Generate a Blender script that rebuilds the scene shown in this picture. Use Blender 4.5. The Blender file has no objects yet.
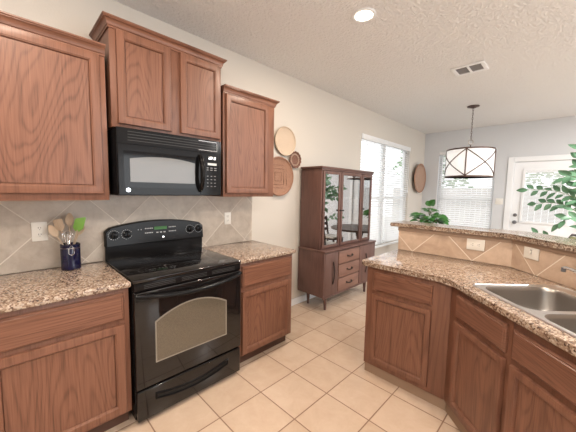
import bpy, bmesh, math, random
from mathutils import Vector, Matrix
random.seed(7)
PI = math.pi
R2 = math.sqrt(2)
C = bpy.context.scene.collection

# ------------------------------------------------------------------ camera
cd = bpy.data.cameras.new('camera'); cam = bpy.data.objects.new('camera', cd); C.objects.link(cam)
cd.sensor_width = 36; cd.lens = 36 * 283.1 / 576; cd.clip_start = 0.02; cd.clip_end = 200
F = Vector((-0.70252404, 0.70614751, -0.08840626)); Rt = Vector((0.70763336, 0.70633425, 0.01862678))
F.normalize(); Rt = (Rt - F * Rt.dot(F)).normalized(); Up = Rt.cross(F)
M = Matrix((Rt, Up, -F)).transposed().to_4x4(); M.translation = (2.406, -0.497, 1.451)
cam.matrix_world = M
bpy.context.scene.camera = cam

# ------------------------------------------------------------------ world, lights, exposure
w = bpy.data.worlds.new('overcast_sky'); bpy.context.scene.world = w; w.use_nodes = True
bg = w.node_tree.nodes['Background']; bg.inputs[0].default_value = (0.93, 0.97, 1.0, 1); bg.inputs[1].default_value = 2.0
def area(name, loc, rot, sx, sy, power, col, shape='RECTANGLE'):
    l = bpy.data.lights.new(name, 'AREA'); l.shape = shape; l.size = sx; l.size_y = sy; l.energy = power; l.color = col
    o = bpy.data.objects.new(name, l); C.objects.link(o); o.location = loc; o.rotation_euler = rot; return o
CANS = [(1.204, 1.479), (1.2, -0.5), (3.0, 0.6), (2.9, -1.3)]
for i, (x, y) in enumerate(CANS):
    area('downlight_lamp', (x, y, 2.755), (0, 0, 0), 0.13, 0.13, 26, (1.0, 0.84, 0.68), 'DISK')
sun = bpy.data.lights.new('hazy_sun', 'SUN'); sun.energy = 2.6; sun.angle = math.radians(28); sun.color = (1, 0.98, 0.95)
so = bpy.data.objects.new('hazy_sun', sun); C.objects.link(so); so.rotation_euler = Vector((-0.75, 0.75, 0.85)).to_track_quat('Z', 'Y').to_euler()
# added fill lamp, facing up so the ceiling behind the camera spreads it
area('ceiling_fill', (2.9, -1.0, 1.9), (math.radians(180), 0, 0), 0.6, 0.6, 84, (1.0, 0.97, 0.94))
# added fill lamp at the unseen right wall's opening, brightens the dining side
area('side_fill', (6.95, 2.9, 1.42), (0, math.radians(90), 0), 1.8, 4.5, 110, (0.93, 0.97, 1.0))
# added fill lamps near the ceiling beyond the bar, out of view, no fixtures
for x, y in ((3.4, 4.4), (5.2, 4.6), (3.6, 2.6)):
    area('dining_fill', (x, y, 2.755), (0, 0, 0), 0.13, 0.13, 60, (1.0, 0.98, 0.96), 'DISK')
vs = bpy.context.scene.view_settings
vs.view_transform = 'Standard'; vs.look = 'None'; vs.gamma = 1; vs.use_curve_mapping = False; vs.exposure = 0.0

# ------------------------------------------------------------------ materials
def mat(name, col=(0.8,0.8,0.8), rough=0.5, metal=0.0, spec=0.5, coat=0.0, coat_r=0.1, emit=None, es=1.0):
    m = bpy.data.materials.new(name); m.use_nodes = True
    b = m.node_tree.nodes['Principled BSDF']
    b.inputs['Base Color'].default_value = (*col, 1); b.inputs['Roughness'].default_value = rough
    b.inputs['Metallic'].default_value = metal; b.inputs['Specular IOR Level'].default_value = spec
    b.inputs['Coat Weight'].default_value = coat; b.inputs['Coat Roughness'].default_value = coat_r
    if emit: b.inputs['Emission Color'].default_value = (*emit, 1); b.inputs['Emission Strength'].default_value = es
    return m
class N:
    def __init__(s, m): s.t = m.node_tree; s.b = s.t.nodes.get('Principled BSDF')
    def n(s, typ, **kw):
        x = s.t.nodes.new(typ)
        for k, v in kw.items(): setattr(x, k, v)
        return x
    def l(s, a, b): s.t.links.new(a, b)
    def val(s, x, i, v):
        if isinstance(v, bpy.types.NodeSocket): s.l(v, x.inputs[i])
        else: x.inputs[i].default_value = v
    def math(s, op, a, b=0.0, c=0.0):
        x = s.n('ShaderNodeMath', operation=op); s.val(x, 0, a); s.val(x, 1, b)
        if op in ('MULTIPLY_ADD', 'SMOOTH_MIN', 'COMPARE'): s.val(x, 2, c)
        return x.outputs[0]
    def noise(s, vec, scale, detail=3, rough=0.5, dist=0.0, w=None):
        x = s.n('ShaderNodeTexNoise')
        if w is not None: x.noise_dimensions = '4D'; s.val(x, 'W', w)
        if vec is not None: s.l(vec, x.inputs['Vector'])
        x.inputs['Scale'].default_value = scale; x.inputs['Detail'].default_value = detail
        x.inputs['Roughness'].default_value = rough; x.inputs['Distortion'].default_value = dist
        return x.outputs[0]
    def ramp(s, fac, stops, interp='LINEAR'):
        x = s.n('ShaderNodeValToRGB'); x.color_ramp.interpolation = interp
        e = x.color_ramp.elements
        while len(e) < len(stops): e.new(0.5)
        for k, (p, c) in enumerate(stops): e[k].position = p; e[k].color = (*c, 1)
        s.l(fac, x.inputs[0]); return x.outputs[0]
    def mix(s, fac, a, b, blend='MIX'):
        x = s.n('ShaderNodeMix', data_type='RGBA', blend_type=blend)
        s.val(x, 0, fac)
        for i, v in ((6, a), (7, b)):
            if isinstance(v, bpy.types.NodeSocket): s.l(v, x.inputs[i])
            else: x.inputs[i].default_value = (*v, 1)
        return x.outputs[2]
    def mapv(s, vec, scale=(1,1,1), rot=(0,0,0), loc=(0,0,0)):
        x = s.n('ShaderNodeMapping'); s.l(vec, x.inputs[0]); x.inputs['Scale'].default_value = scale
        x.inputs['Rotation'].default_value = rot; x.inputs['Location'].default_value = loc; return x.outputs[0]
    def obj(s): return s.n('ShaderNodeTexCoord').outputs['Object']
    def bump(s, h, strength=0.3, dist=0.002):
        x = s.n('ShaderNodeBump'); x.inputs['Strength'].default_value = strength; x.inputs['Distance'].default_value = dist
        s.l(h, x.inputs['Height']); s.l(x.outputs[0], s.b.inputs['Normal'])
    def col(s, c): s.l(c, s.b.inputs['Base Color'])

def wood(name, light, dark, horiz=False, rough=0.33, rings=135.0, coat=0.0, contrast=0.75):
    m = mat(name, light, rough + .05, spec=0.4, coat=coat, coat_r=0.25); n = N(m)
    v = n.obj(); rnd = n.n('ShaderNodeObjectInfo').outputs['Random']
    wv = n.math('MULTIPLY', rnd, 37.0)
    sc = (0.42, 1.0, 3.0) if horiz else (3.0, 1.0, 0.55)
    v1 = n.mapv(v, sc)
    big = n.noise(v1, 1.15, 1.5, 0.4, 0.35, w=wv)
    ring = n.math('SINE', n.math('MULTIPLY', big, rings * 2))
    ring = n.math('MULTIPLY_ADD', ring, 0.5, 0.5)
    ring = n.math('POWER', ring, 3.5)
    sf = (5, 60, 190) if horiz else (190, 60, 5)
    fine = n.noise(n.mapv(v, sf), 1.0, 3, 0.6)
    sm = (1.2, 10, 22) if horiz else (22, 10, 1.2)
    med = n.noise(n.mapv(v, sm), 1.0, 2, 0.5, w=wv)
    f = n.math('MULTIPLY_ADD', ring, 0.15, n.math('MULTIPLY', fine, 0.68))
    f = n.math('MULTIPLY_ADD', med, 0.30, n.math('SUBTRACT', f, 0.02))
    mid = tuple((a + b) / 2 for a, b in zip(light, dark))
    col = n.ramp(f, [(0.5 - contrast * 0.42, light), (0.5, tuple(a * .62 + b * .38 for a, b in zip(light, dark))), (0.5 + contrast * 0.45, dark)])
    n.col(col); n.bump(fine, 0.12, 0.001)
    return m

OAK_L, OAK_D = (0.262, 0.120, 0.074), (0.070, 0.026, 0.016)
M_oakv = wood('stained_oak_upright', OAK_L, OAK_D)
M_oakh = wood('stained_oak_level', OAK_L, OAK_D, True)
M_oakf = wood('stained_oak_frame', OAK_L, OAK_D, rings=40.0, contrast=0.95)
M_oakfh = wood('stained_oak_rail', OAK_L, OAK_D, True, rings=40.0, contrast=0.95)
M_kick = mat('toe_kick_board', (0.30, 0.20, 0.135), 0.6)
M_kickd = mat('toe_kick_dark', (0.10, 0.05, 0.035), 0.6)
M_wal = wood('walnut', (0.160, 0.084, 0.068), (0.060, 0.030, 0.025), rings=18.0, rough=0.35)
M_walh = wood('walnut_level', (0.160, 0.084, 0.068), (0.060, 0.030, 0.025), True, rings=18.0, rough=0.35)
M_dwood = wood('dark_dining_wood', (0.085, 0.050, 0.035), (0.03, 0.017, 0.012), True, rings=15.0)
M_black = mat('black_enamel', (0.008, 0.007, 0.007), 0.18, spec=0.14)
M_bgloss = mat('black_glass', (0.008, 0.007, 0.007), 0.035, spec=0.55)
M_mwblack = mat('black_plastic', (0.009, 0.009, 0.010), 0.16, spec=0.16)
M_slot = mat('black_slot', (0.003, 0.003, 0.003), 0.6)
M_ring = mat('burner_grey', (0.045, 0.045, 0.047), 0.12)
M_chrome = mat('chrome', (0.75, 0.75, 0.76), 0.12, 1.0)
M_steel = mat('brushed_steel', (0.62, 0.61, 0.60), 0.30, 1.0)
M_bowl = mat('satin_steel_bowl', (0.34, 0.32, 0.30), 0.34, 1.0)
M_white = mat('white_paint', (0.82, 0.83, 0.84), 0.35)
M_plate = mat('white_plate', (0.78, 0.75, 0.69), 0.3)
M_almond = mat('outlet_slot', (0.12, 0.10, 0.09), 0.5)
M_brz = mat('bronze', (0.10, 0.062, 0.050), 0.4, 0.6)
M_brass = mat('nickel_ring', (0.40, 0.36, 0.32), 0.3, 0.9)
M_mark = mat('printed_white', (0.55, 0.55, 0.55), 0.4)
M_leaf = mat('leaf_green', (0.060, 0.20, 0.045), 0.35)
M_leaf2 = mat('leaf_bluegreen', (0.10, 0.22, 0.12), 0.4)
M_stem = mat('stem', (0.13, 0.16, 0.06), 0.6)
M_pot = mat('white_pot', (0.7, 0.69, 0.66), 0.35)
M_soil = mat('soil', (0.05, 0.03, 0.02), 0.9)
M_navy = mat('navy_glaze', (0.006, 0.006, 0.030), 0.08)
M_green = mat('green_silicone', (0.16, 0.34, 0.05), 0.4)
M_lwood = wood('pale_utensil_wood', (0.46, 0.35, 0.25), (0.30, 0.21, 0.14), rings=15.0, rough=0.55, coat=0)
M_beige = mat('beige_silicone', (0.50, 0.38, 0.27), 0.5)
M_grey = mat('grey_metal', (0.16, 0.16, 0.17), 0.4, 0.5)
M_sage = mat('sage_cloth', (0.30, 0.34, 0.20), 0.9)
M_cush = mat('cream_cloth', (0.60, 0.57, 0.52), 0.9)
M_concrete = mat('outside_concrete', (0.60, 0.60, 0.58), 0.9)
M_lcd = mat('green_display', (0.01, 0.03, 0.01), 0.3, emit=(0.12, 0.45, 0.10), es=0.25)
M_lamp = mat('lamp_lens', (0.9, 0.9, 0.85), 0.5, emit=(1.0, 0.86, 0.66), es=9)
M_bark = mat('bark', (0.16, 0.11, 0.08), 0.9)
M_tree = mat('tree_green', (0.13, 0.30, 0.10), 0.7)

def wallpaint(name, col, s=120, st=0.35, d=0.004):
    m = mat(name, col, 0.75, spec=0.25); n = N(m)
    g = n.n('ShaderNodeNewGeometry').outputs['Position']
    n.bump(n.noise(g, s, 3, 0.6), st, d)
    return m
M_wall = wallpaint('greige_wall_paint', (0.60, 0.56, 0.505), 90, 0.3, 0.003)
M_wallb = wallpaint('daylit_wall_paint', (0.63, 0.64, 0.655), 90, 0.3, 0.003)  # back wall's copy of the wall paint, cool daylight mixed into its colour
M_ceil = wallpaint('knockdown_ceiling', (0.78, 0.775, 0.765), 46, 0.9, 0.020)
M_endp = mat('half_wall_paint', (0.36, 0.25, 0.18), 0.7)

def tile_nodes(n, vec2, T, grout, ou=0.0, ov=0.0, rot=0.0):
    """vec2: (u,v) sockets; returns (grout mask, cell vector)"""
    u, v = vec2
    u = n.math('SUBTRACT', u, ou); v = n.math('SUBTRACT', v, ov)
    if rot:
        c, s = math.cos(rot), math.sin(rot)
        u, v = (n.math('ADD', n.math('MULTIPLY', u, c), n.math('MULTIPLY', v, s)),
                n.math('SUBTRACT', n.math('MULTIPLY', v, c), n.math('MULTIPLY', u, s)))
    u = n.math('DIVIDE', u, T); v = n.math('DIVIDE', v, T)
    ds = []
    for q in (u, v):
        fr = n.math('FRACT', q)
        ds.append(n.math('MINIMUM', fr, n.math('SUBTRACT', 1.0, fr)))
    d = n.math('MINIMUM', *ds)
    x = n.n('ShaderNodeMapRange', interpolation_type='SMOOTHSTEP'); n.l(d, x.inputs[0])
    x.inputs[1].default_value = grout / T * 0.35; x.inputs[2].default_value = grout / T * 0.75
    x.inputs[3].default_value = 1.0; x.inputs[4].default_value = 0.0
    cv = n.n('ShaderNodeCombineXYZ'); n.l(n.math('FLOOR', u), cv.inputs[0]); n.l(n.math('FLOOR', v), cv.inputs[1])
    return x.outputs[0], cv.outputs[0]
def tile_mat(name, c1, c2, cg, T, grout, uv, ou, ov, rot=0.0, rough=0.3, nscale=7, rough_g=0.8):
    m = mat(name, c1, rough); n = N(m); o = n.obj()
    sp = n.n('ShaderNodeSeparateXYZ'); n.l(o, sp.inputs[0])
    g, cell = tile_nodes(n, (sp.outputs[uv[0]], sp.outputs[uv[1]]), T, grout, ou, ov, rot)
    wn = n.n('ShaderNodeTexWhiteNoise'); n.l(cell, wn.inputs['Vector'])
    off = n.n('ShaderNodeVectorMath', operation='MULTIPLY_ADD'); n.l(wn.outputs['Color'], off.inputs[0]); off.inputs[1].default_value = (9, 9, 9); n.l(o, off.inputs[2])
    t = n.noise(off.outputs[0], nscale, 6, 0.65, 0.4)
    t2 = n.math('MULTIPLY_ADD', wn.outputs['Value'], 0.22, n.math('SUBTRACT', t, 0.11))
    c = n.ramp(t2, [(0.28, c2), (0.68, c1)])
    n.col(n.mix(g, c, cg))
    n.l(n.math('MULTIPLY_ADD', g, rough_g - rough, rough), n.b.inputs['Roughness'])
    n.bump(n.math('MULTIPLY_ADD', g, -1.0, n.math('MULTIPLY', t, 0.3)), 0.5, 0.002)
    return m
M_floor = tile_mat('floor_tile', (0.600, 0.470, 0.365), (0.520, 0.390, 0.290), (0.235, 0.145, 0.095), 0.336, 0.0075, (0, 1), 0.927, 0.745, rough=0.26)
DT = 0.46 / R2
# object space of the stove wall splash: x = along the wall, z = height
M_splash = tile_mat('splash_tile', (0.56, 0.49, 0.415), (0.40, 0.335, 0.275), (0.66, 0.60, 0.52), DT, 0.0055, (0, 2), -0.34, 1.17, PI / 4, 0.35, 9)
M_bsp1 = tile_mat('bar_splash_tile_long', (0.60, 0.455, 0.345), (0.42, 0.30, 0.22), (0.76, 0.67, 0.57), 0.475 / R2, 0.0055, (0, 2), 1.40, 0.914, PI / 4, 0.35, 9)
M_bsp2 = tile_mat('bar_splash_tile_angled', (0.60, 0.455, 0.345), (0.42, 0.30, 0.22), (0.76, 0.67, 0.57), 0.475 / R2, 0.0055, (0, 2), 0.217, 0.907, PI / 4, 0.35, 9)

def granite():
    m = mat('brown_granite', (0.4, 0.3, 0.22), 0.13, spec=0.6); n = N(m); g = n.n('ShaderNodeNewGeometry').outputs['Position']
    v = n.n('ShaderNodeTexVoronoi'); n.l(g, v.inputs['Vector']); v.inputs['Scale'].default_value = 130
    s = n.n('ShaderNodeSeparateColor'); n.l(v.outputs['Color'], s.inputs[0])
    big = n.noise(g, 24, 4, 0.7)
    f = n.math('MULTIPLY_ADD', s.outputs[0], 0.62, n.math('MULTIPLY', big, 0.52))
    c = n.ramp(f, [(0.20, (0.045, 0.028, 0.022)), (0.34, (0.14, 0.085, 0.060)), (0.48, (0.235, 0.155, 0.108)), (0.64, (0.33, 0.24, 0.175)), (0.82, (0.50, 0.41, 0.33)), (0.92, (0.30, 0.26, 0.23))])
    n.col(c); return m
M_gran = granite()

def basket_mat(name, a, b, s=120):
    m = mat(name, a, 0.8); n = N(m); o = n.obj()
    wv = n.n('ShaderNodeTexWave', wave_type='RINGS', rings_direction='Z'); n.l(o, wv.inputs['Vector']); wv.inputs['Scale'].default_value = s * 0.35
    t = n.noise(o, s, 2, 0.6)
    f = n.math('MULTIPLY_ADD', wv.outputs['Fac'], 0.4, n.math('MULTIPLY', t, 0.7))
    n.col(n.ramp(f, [(0.3, b), (0.7, a)])); n.bump(f, 0.6, 0.004); return m
M_bk1 = basket_mat('pale_seagrass', (0.66, 0.54, 0.42), (0.48, 0.36, 0.26))
M_bk2 = basket_mat('brown_wicker', (0.42, 0.24, 0.16), (0.19, 0.09, 0.055))
M_bk3 = basket_mat('dark_wicker', (0.26, 0.13, 0.09), (0.09, 0.04, 0.03))
M_bk4 = basket_mat('tan_wicker', (0.44, 0.30, 0.225), (0.27, 0.17, 0.12))

def glassy(name, gl=0.12, tint=(1, 1, 1), rough=0.0):
    m = bpy.data.materials.new(name); m.use_nodes = True; t = m.node_tree; t.nodes.remove(t.nodes['Principled BSDF'])
    o = t.nodes['Material Output']; tr = t.nodes.new('ShaderNodeBsdfTransparent'); tr.inputs[0].default_value = (*tint, 1)
    g = t.nodes.new('ShaderNodeBsdfGlossy'); g.inputs['Roughness'].default_value = rough
    mx = t.nodes.new('ShaderNodeMixShader'); mx.inputs[0].default_value = gl
    t.links.new(tr.outputs[0], mx.inputs[1]); t.links.new(g.outputs[0], mx.inputs[2]); t.links.new(mx.outputs[0], o.inputs[0]); return m
M_glass = glassy('window_glass', 0.06)
M_cabglass = glassy('cabinet_glass', 0.5, (0.85, 0.88, 0.9))
def translucent(name, col, f=0.4, emit=0.0):
    m = mat(name, col, 0.5); t = m.node_tree; b = t.nodes['Principled BSDF']; o = t.nodes['Material Output']
    tr = t.nodes.new('ShaderNodeBsdfTranslucent'); tr.inputs[0].default_value = (*col, 1)
    mx = t.nodes.new('ShaderNodeMixShader'); mx.inputs[0].default_value = f
    t.links.new(b.outputs[0], mx.inputs[1]); t.links.new(tr.outputs[0], mx.inputs[2]); t.links.new(mx.outputs[0], o.inputs[0])
    if emit: b.inputs['Emission Color'].default_value = (1, .97, .93, 1); b.inputs['Emission Strength'].default_value = emit
    return m
M_slat = translucent('white_blind_slat', (0.90, 0.90, 0.90), 0.45)
M_shade = translucent('white_linen_shade', (0.86, 0.86, 0.86), 0.4, 0.25)

# ------------------------------------------------------------------ mesh helpers
def box(bm, x0, x1, y0, y1, z0, z1, bev=0.0, seg=2):
    v = [bm.verts.new(p) for p in ((x0,y0,z0),(x1,y0,z0),(x1,y1,z0),(x0,y1,z0),(x0,y0,z1),(x1,y0,z1),(x1,y1,z1),(x0,y1,z1))]
    fs = [bm.faces.new([v[i] for i in q]) for q in ((3,2,1,0),(4,5,6,7),(0,1,5,4),(1,2,6,5),(2,3,7,6),(3,0,4,7))]
    if bev:
        es = list({e for f in fs for e in f.edges})
        bmesh.ops.bevel(bm, geom=es, offset=bev, segments=seg, affect='EDGES', profile=0.5)
    return bm
def loops(bm, rings, cap0=True, cap1=True, closed=True):
    R = [[bm.verts.new(p) for p in r] for r in rings]
    n = len(R[0])
    for a, b in zip(R, R[1:]):
        for i in range(n if closed else n - 1):
            j = (i + 1) % n
            bm.faces.new((a[i], a[j], b[j], b[i]))
    if cap0: bm.faces.new(list(reversed(R[0])))
    if cap1: bm.faces.new(R[-1])
    return R
def prism(bm, pts, a, b, plane='xy', bev=0):
    def P(p, h): return {'xy': (p[0], p[1], h), 'xz': (p[0], h, p[1]), 'yz': (h, p[0], p[1])}[plane]
    R = loops(bm, [[P(p, a) for p in pts], [P(p, b) for p in pts]])
    if bev:
        es = [e for e in bm.edges if all(v in R[0] or v in R[1] for v in e.verts)]
        bmesh.ops.bevel(bm, geom=es, offset=bev, segments=2, affect='EDGES', profile=0.5)
def lathe(bm, prof, c=(0,0,0), seg=32, mat=None, wav=0, wavn=8):
    rings = []
    for r, z in prof:
        ring = []
        for i in range(seg):
            a = 2 * PI * i / seg; rr = max(r, 1e-4) * (1 + wav * math.cos(wavn * a))
            p = Vector((rr * math.cos(a), rr * math.sin(a), z))
            if mat: p = mat @ p
            ring.append(tuple(p + Vector(c)))
        rings.append(ring)
    loops(bm, rings)
def tube(bm, pts, r, seg=8, closed=False):
    pts = [Vector(p) for p in pts]; n = len(pts); rings = []
    rs = r if isinstance(r, (list, tuple)) else [r] * n
    nrm = None
    for i, p in enumerate(pts):
        if closed: t = pts[(i + 1) % n] - pts[i - 1]
        else: t = pts[min(i + 1, n - 1)] - pts[max(i - 1, 0)]
        t.normalize()
        if nrm is None:
            nrm = t.cross(Vector((0, 0, 1)) if abs(t.z) < 0.9 else Vector((1, 0, 0))).normalized()
        else: nrm = (nrm - t * nrm.dot(t)).normalized()
        b = t.cross(nrm)
        rings.append([tuple(p + (nrm * math.cos(2*PI*k/seg) + b * math.sin(2*PI*k/seg)) * rs[i]) for k in range(seg)])
    if closed: rings.append(rings[0]); loops(bm, rings, False, False); bmesh.ops.remove_doubles(bm, verts=bm.verts, dist=1e-6)
    else: loops(bm, rings)
def obj(name, bm, m, parent=None, smooth=True, label=None):
    bmesh.ops.recalc_face_normals(bm, faces=bm.faces)
    me = bpy.data.meshes.new(name); bm.to_mesh(me); bm.free(); me.materials.append(m)
    if smooth:
        for p in me.polygons: p.use_smooth = True
        me.set_sharp_from_angle(angle=math.radians(35))
    o = bpy.data.objects.new(name, me); C.objects.link(o)
    if parent is not None: o.parent = parent
    if label: o['label'] = label
    return o
def nb(): return bmesh.new()
def tag(o, label, cat, group=None, kind=None):
    o['label'] = label; o['category'] = cat
    if group: o['group'] = group
    if kind: o['kind'] = kind
    return o
def thing(name, label, cat, loc=(0,0,0), rz=0, group=None):
    o = bpy.data.objects.new(name, None); C.objects.link(o); o.location = loc; o.rotation_euler = (0, 0, rz); o.empty_display_size = 0.1
    return tag(o, label, cat, group)
def struct(name, bm, m, parent=None, smooth=False):
    o = obj(name, bm, m, parent, smooth)
    if parent is None: o['kind'] = 'structure'
    return o
def dup(root, loc, rz, label=None):
    r = root.copy(); C.objects.link(r); r.location = loc; r.rotation_euler = (0, 0, rz)
    if label: r['label'] = label
    for ch in list(root.children):
        c = ch.copy(); C.objects.link(c); c.parent = r
        for g in ch.children:
            d = g.copy(); C.objects.link(d); d.parent = c
    return r
def text_bm(s, size, depth=0.0005):
    cu = bpy.data.curves.new('t', 'FONT'); cu.body = s; cu.size = size; cu.align_x = 'CENTER'; cu.align_y = 'CENTER'; cu.extrude = depth; cu.resolution_u = 2
    o = bpy.data.objects.new('t', cu); C.objects.link(o); dg = bpy.context.evaluated_depsgraph_get(); dg.update()
    me = bpy.data.meshes.new_from_object(o.evaluated_get(dg)); bm = nb(); bm.from_mesh(me)
    bpy.data.objects.remove(o); bpy.data.curves.remove(cu); bpy.data.meshes.remove(me)
    return bm

# ================================================================== SETTING
YB, HC = 6.234, 2.775
X1, Y0 = 7.0, -3.2
b = nb(); box(b, -0.15, X1, Y0, YB + 0.15, -0.1, 0); struct('floor', b, M_floor)
b = nb(); box(b, -0.15, X1, Y0, YB + 0.15, HC, HC + 0.1); struct('ceiling', b, M_ceil)
def wall_holes(name, ax, lo, hi, t0, t1, holes, m):
    """wall along ax (0: x, 1: y) between lo and hi, thickness t0..t1 on the other axis; holes (a0,a1,z0,z1)"""
    b = nb()
    def B(a0, a1, z0, z1):
        if a1 - a0 < 1e-4 or z1 - z0 < 1e-4: return
        if ax == 0: box(b, a0, a1, t0, t1, z0, z1)
        else: box(b, t0, t1, a0, a1, z0, z1)
    a = lo
    for h0, h1, z0, z1 in holes:
        B(a, h0, 0, HC); B(h0, h1, 0, z0); B(h0, h1, z1, HC); a = h1
    B(a, hi, 0, HC)
    return struct(name, b, m)
WR = (0.6, 5.2, 0.5, 2.35); WF = (3.6, 6.0, 0.6, 2.3)
WL = (3.53, 5.44, 0.50, 2.38); WB = (0.31, 1.33, 0.74, 2.36); DB = (1.60, 2.56, 0.0, 2.08)
wl = wall_holes('wall_left', 1, Y0, YB, -0.15, 0.0, [WL], M_wall)
wall_holes('wall_back', 0, -0.15, X1, YB, YB + 0.15, [WB, DB], M_wallb)
wall_holes('wall_right', 1, Y0 - .15, YB + .15, X1, X1 + .15, [WR], M_wall); wall_holes('wall_front', 0, -0.15, X1, Y0 - .15, Y0, [WF], M_wall)
b = nb(); box(b, 0, 0.012, 1.385, WL[0] - 0.02, 0, 0.085, 0.003); box(b, 0, 0.012, WL[0] - 0.02, YB, 0, 0.085, 0.003); struct('baseboard_left', b, M_white)
b = nb(); box(b, 0.012, DB[0] - 0.08, YB - 0.012, YB, 0, 0.085, 0.003); struct('baseboard_back', b, M_white)

# windows
def window(name, ax, t, h, split):
    """ax 1: in the left wall (plane x=0); ax 0: in the back wall (plane y=YB)"""
    a0, a1, z0, z1 = h
    e = thing(name, '', ''); del e['label']; del e['category']; e['kind'] = 'structure'
    def P(b, u0, u1, d0, d1, q0, q1, bev=0.003):
        if ax == 1: box(b, -d1, -d0, u0, u1, q0, q1, bev)
        else: box(b, u0, u1, YB + d0, YB + d1, q0, q1, bev)
    b = nb(); w = 0.05; zm = 1.355
    P(b, a0, a0 + w, .085, .14, z0, z1); P(b, a1 - w, a1, .085, .14, z0, z1); P(b, a0 + w, a1 - w, .085, .14, z0, z0 + w); P(b, a0 + w, a1 - w, .085, .14, z1 - w, z1)
    P(b, a0 + w, a1 - w, .09, .135, zm - .025, zm + .025)
    if split: P(b, (a0+a1)/2 - .05, (a0+a1)/2 + .05, .085, .14, z0 + w, z1 - w)
    struct('window_frame', b, M_white, e)
    b = nb(); P(b, a0 + w, a1 - w, .110, .114, z0 + w, z1 - w, 0); struct('pane', b, M_glass, e)
    b = nb(); P(b, a0 - .04, a1 + .04, -.045, .085, z0 - .03, z0 - .002); struct('window_sill', b, M_white, e)
    return e
window('window_1', 1, 0, WL, True); window('window_2', 0, 0, WB, False)
def blind(label, ax, a0, a1, z0, z1, tilt=32):
    e = thing('window_blind', label, 'blind', ((0, 0, 0)))
    def P(b, u0, u1, d0, d1, q0, q1, bev=0.002):
        if ax == 1: box(b, d0, d1, u0, u1, q0, q1, bev)
        else: box(b, u0, u1, YB - d1, YB - d0, q0, q1, bev)
    b = nb(); P(b, a0, a1, -.07, .012, z1 - .075, z1); obj('valance', b, M_white, e)
    b = nb(); P(b, a0 + .01, a1 - .01, -.055, -.015, z0, z0 + .022); obj('bottom_rail', b, M_slat, e)
    b = nb(); z = z0 + 0.05; t = math.radians(tilt); hw = 0.024
    while z < z1 - 0.085:
        dx, dz = hw * math.cos(t), hw * math.sin(t)
        sec = [(-.035 - dx, z + dz), (-.035, z + .0025), (-.035 + dx, z - dz), (-.035 + dx, z - dz - .0025), (-.035, z), (-.035 - dx, z + dz - .0025)]
        if ax == 1: loops(b, [[(p[0], a0 + .01, p[1]) for p in sec], [(p[0], a1 - .01, p[1]) for p in sec]])
        else: loops(b, [[(a0 + .01, YB - p[0], p[1]) for p in sec], [(a1 - .01, YB - p[0], p[1]) for p in sec]])
        z += 0.043
    obj('slats', b, M_slat, e, smooth=False)
    b = nb(); k = max(2, int((a1 - a0) / 0.35))
    for i in range(k):
        u = a0 + .1 + (a1 - a0 - .2) * i / (k - 1)
        P(b, u - .0015, u + .0015, -.009, -.007, z0 + .02, z1 - .07, 0); P(b, u - .0015, u + .0015, -.063, -.061, z0 + .02, z1 - .07, 0)
    obj('ladder_cords', b, M_white, e)
    return e
mL = (WL[0] + WL[1]) / 2
blind('white slatted blind beside the hutch, nearer half of the left window', 1, WL[0] + .005, mL - .005, WL[2] + .01, WL[3] - .003)
bl = blind('white slatted blind nearest the room corner, farther half of the left window', 1, mL + .005, WL[1] - .005, WL[2] + .01, WL[3] - .003)
b = nb(); tube(b, [(.018, WL[1] - .08, z) for z in (2.30, 1.9, 1.5)], .004, 6); obj('tilt_wand', b, M_white, bl)
b = nb(); lathe(b, [(.001, 1.46), (.012, 1.465), (.012, 1.50), (.004, 1.51)], (.018, WL[1] - .08, 0), 10); obj('cord_tassel', b, M_white, bl)
blind('white slatted blind on the back window behind the drum pendant', 0, WB[0] + .005, WB[1] - .005, WB[2] + .01, WB[3] - .003)

# back door
d = thing('door_1', '', ''); del d['label']; del d['category']; d['kind'] = 'structure'; d.location = (0, YB, 0)
b = nb(); box(b, DB[0] - .075, DB[0] + .012, -.018, .0, 0, 2.15, .004); box(b, DB[1] - .012, DB[1] + .075, -.018, 0, 0, 2.15, .004); box(b, DB[0] + .012, DB[1] - .012, -.018, 0, 2.065, 2.15, .004)
box(b, DB[0], DB[0] + .02, .0, .15, 0, 2.08); box(b, DB[1] - .02, DB[1], .0, .15, 0, 2.08); box(b, DB[0] + .02, DB[1] - .02, .0, .15, 2.06, 2.08)
struct('door_casing', b, M_white, d)
b = nb(); dx0, dx1 = DB[0] + .022, DB[1] - .022; g0, g1, h0, h1 = 1.78, 2.39, 0.97, 1.90
box(b, dx0, g0, .03, .07, .012, 2.055, .002); box(b, g1, dx1, .03, .07, .012, 2.055, .002); box(b, g0, g1, .03, .07, .012, h0, .002); box(b, g0, g1, .03, .07, h1, 2.055, .002)
struct('door_panel', b, M_white, d)
b = nb()
for q in ((g0 - .03, g0 + .012, h0 - .03, h1 + .03), (g1 - .012, g1 + .03, h0 - .03, h1 + .03), (g0 + .012, g1 - .012, h0 - .03, h0 + .012), (g0 + .012, g1 - .012, h1 - .012, h1 + .03)):
    box(b, q[0], q[1], .012, .032, q[2], q[3], .005)
struct('door_glass_frame', b, M_white, d)
b = nb(); box(b, g0, g1, .055, .059, h0, h1); struct('door_glass', b, M_glass, d)
b = nb(); z = h0 + .03
while z < h1 - .05:
    dx, dz = .0105, .0065
    sec = [(.04 - dx, z + dz), (.04 + dx, z - dz), (.04 + dx, z - dz - .0015), (.04 - dx, z + dz - .0015)]
    loops(b, [[(g0 + .013, p[0], p[1]) for p in sec], [(g1 - .013, p[0], p[1]) for p in sec]]); z += .024
box(b, g0 + .013, g1 - .013, .022, .052, h1 - .045, h1 - .013, .003)
struct('door_blind_slats', b, M_slat, d)
rx = Matrix.Rotation(PI / 2, 4, 'X')
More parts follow.
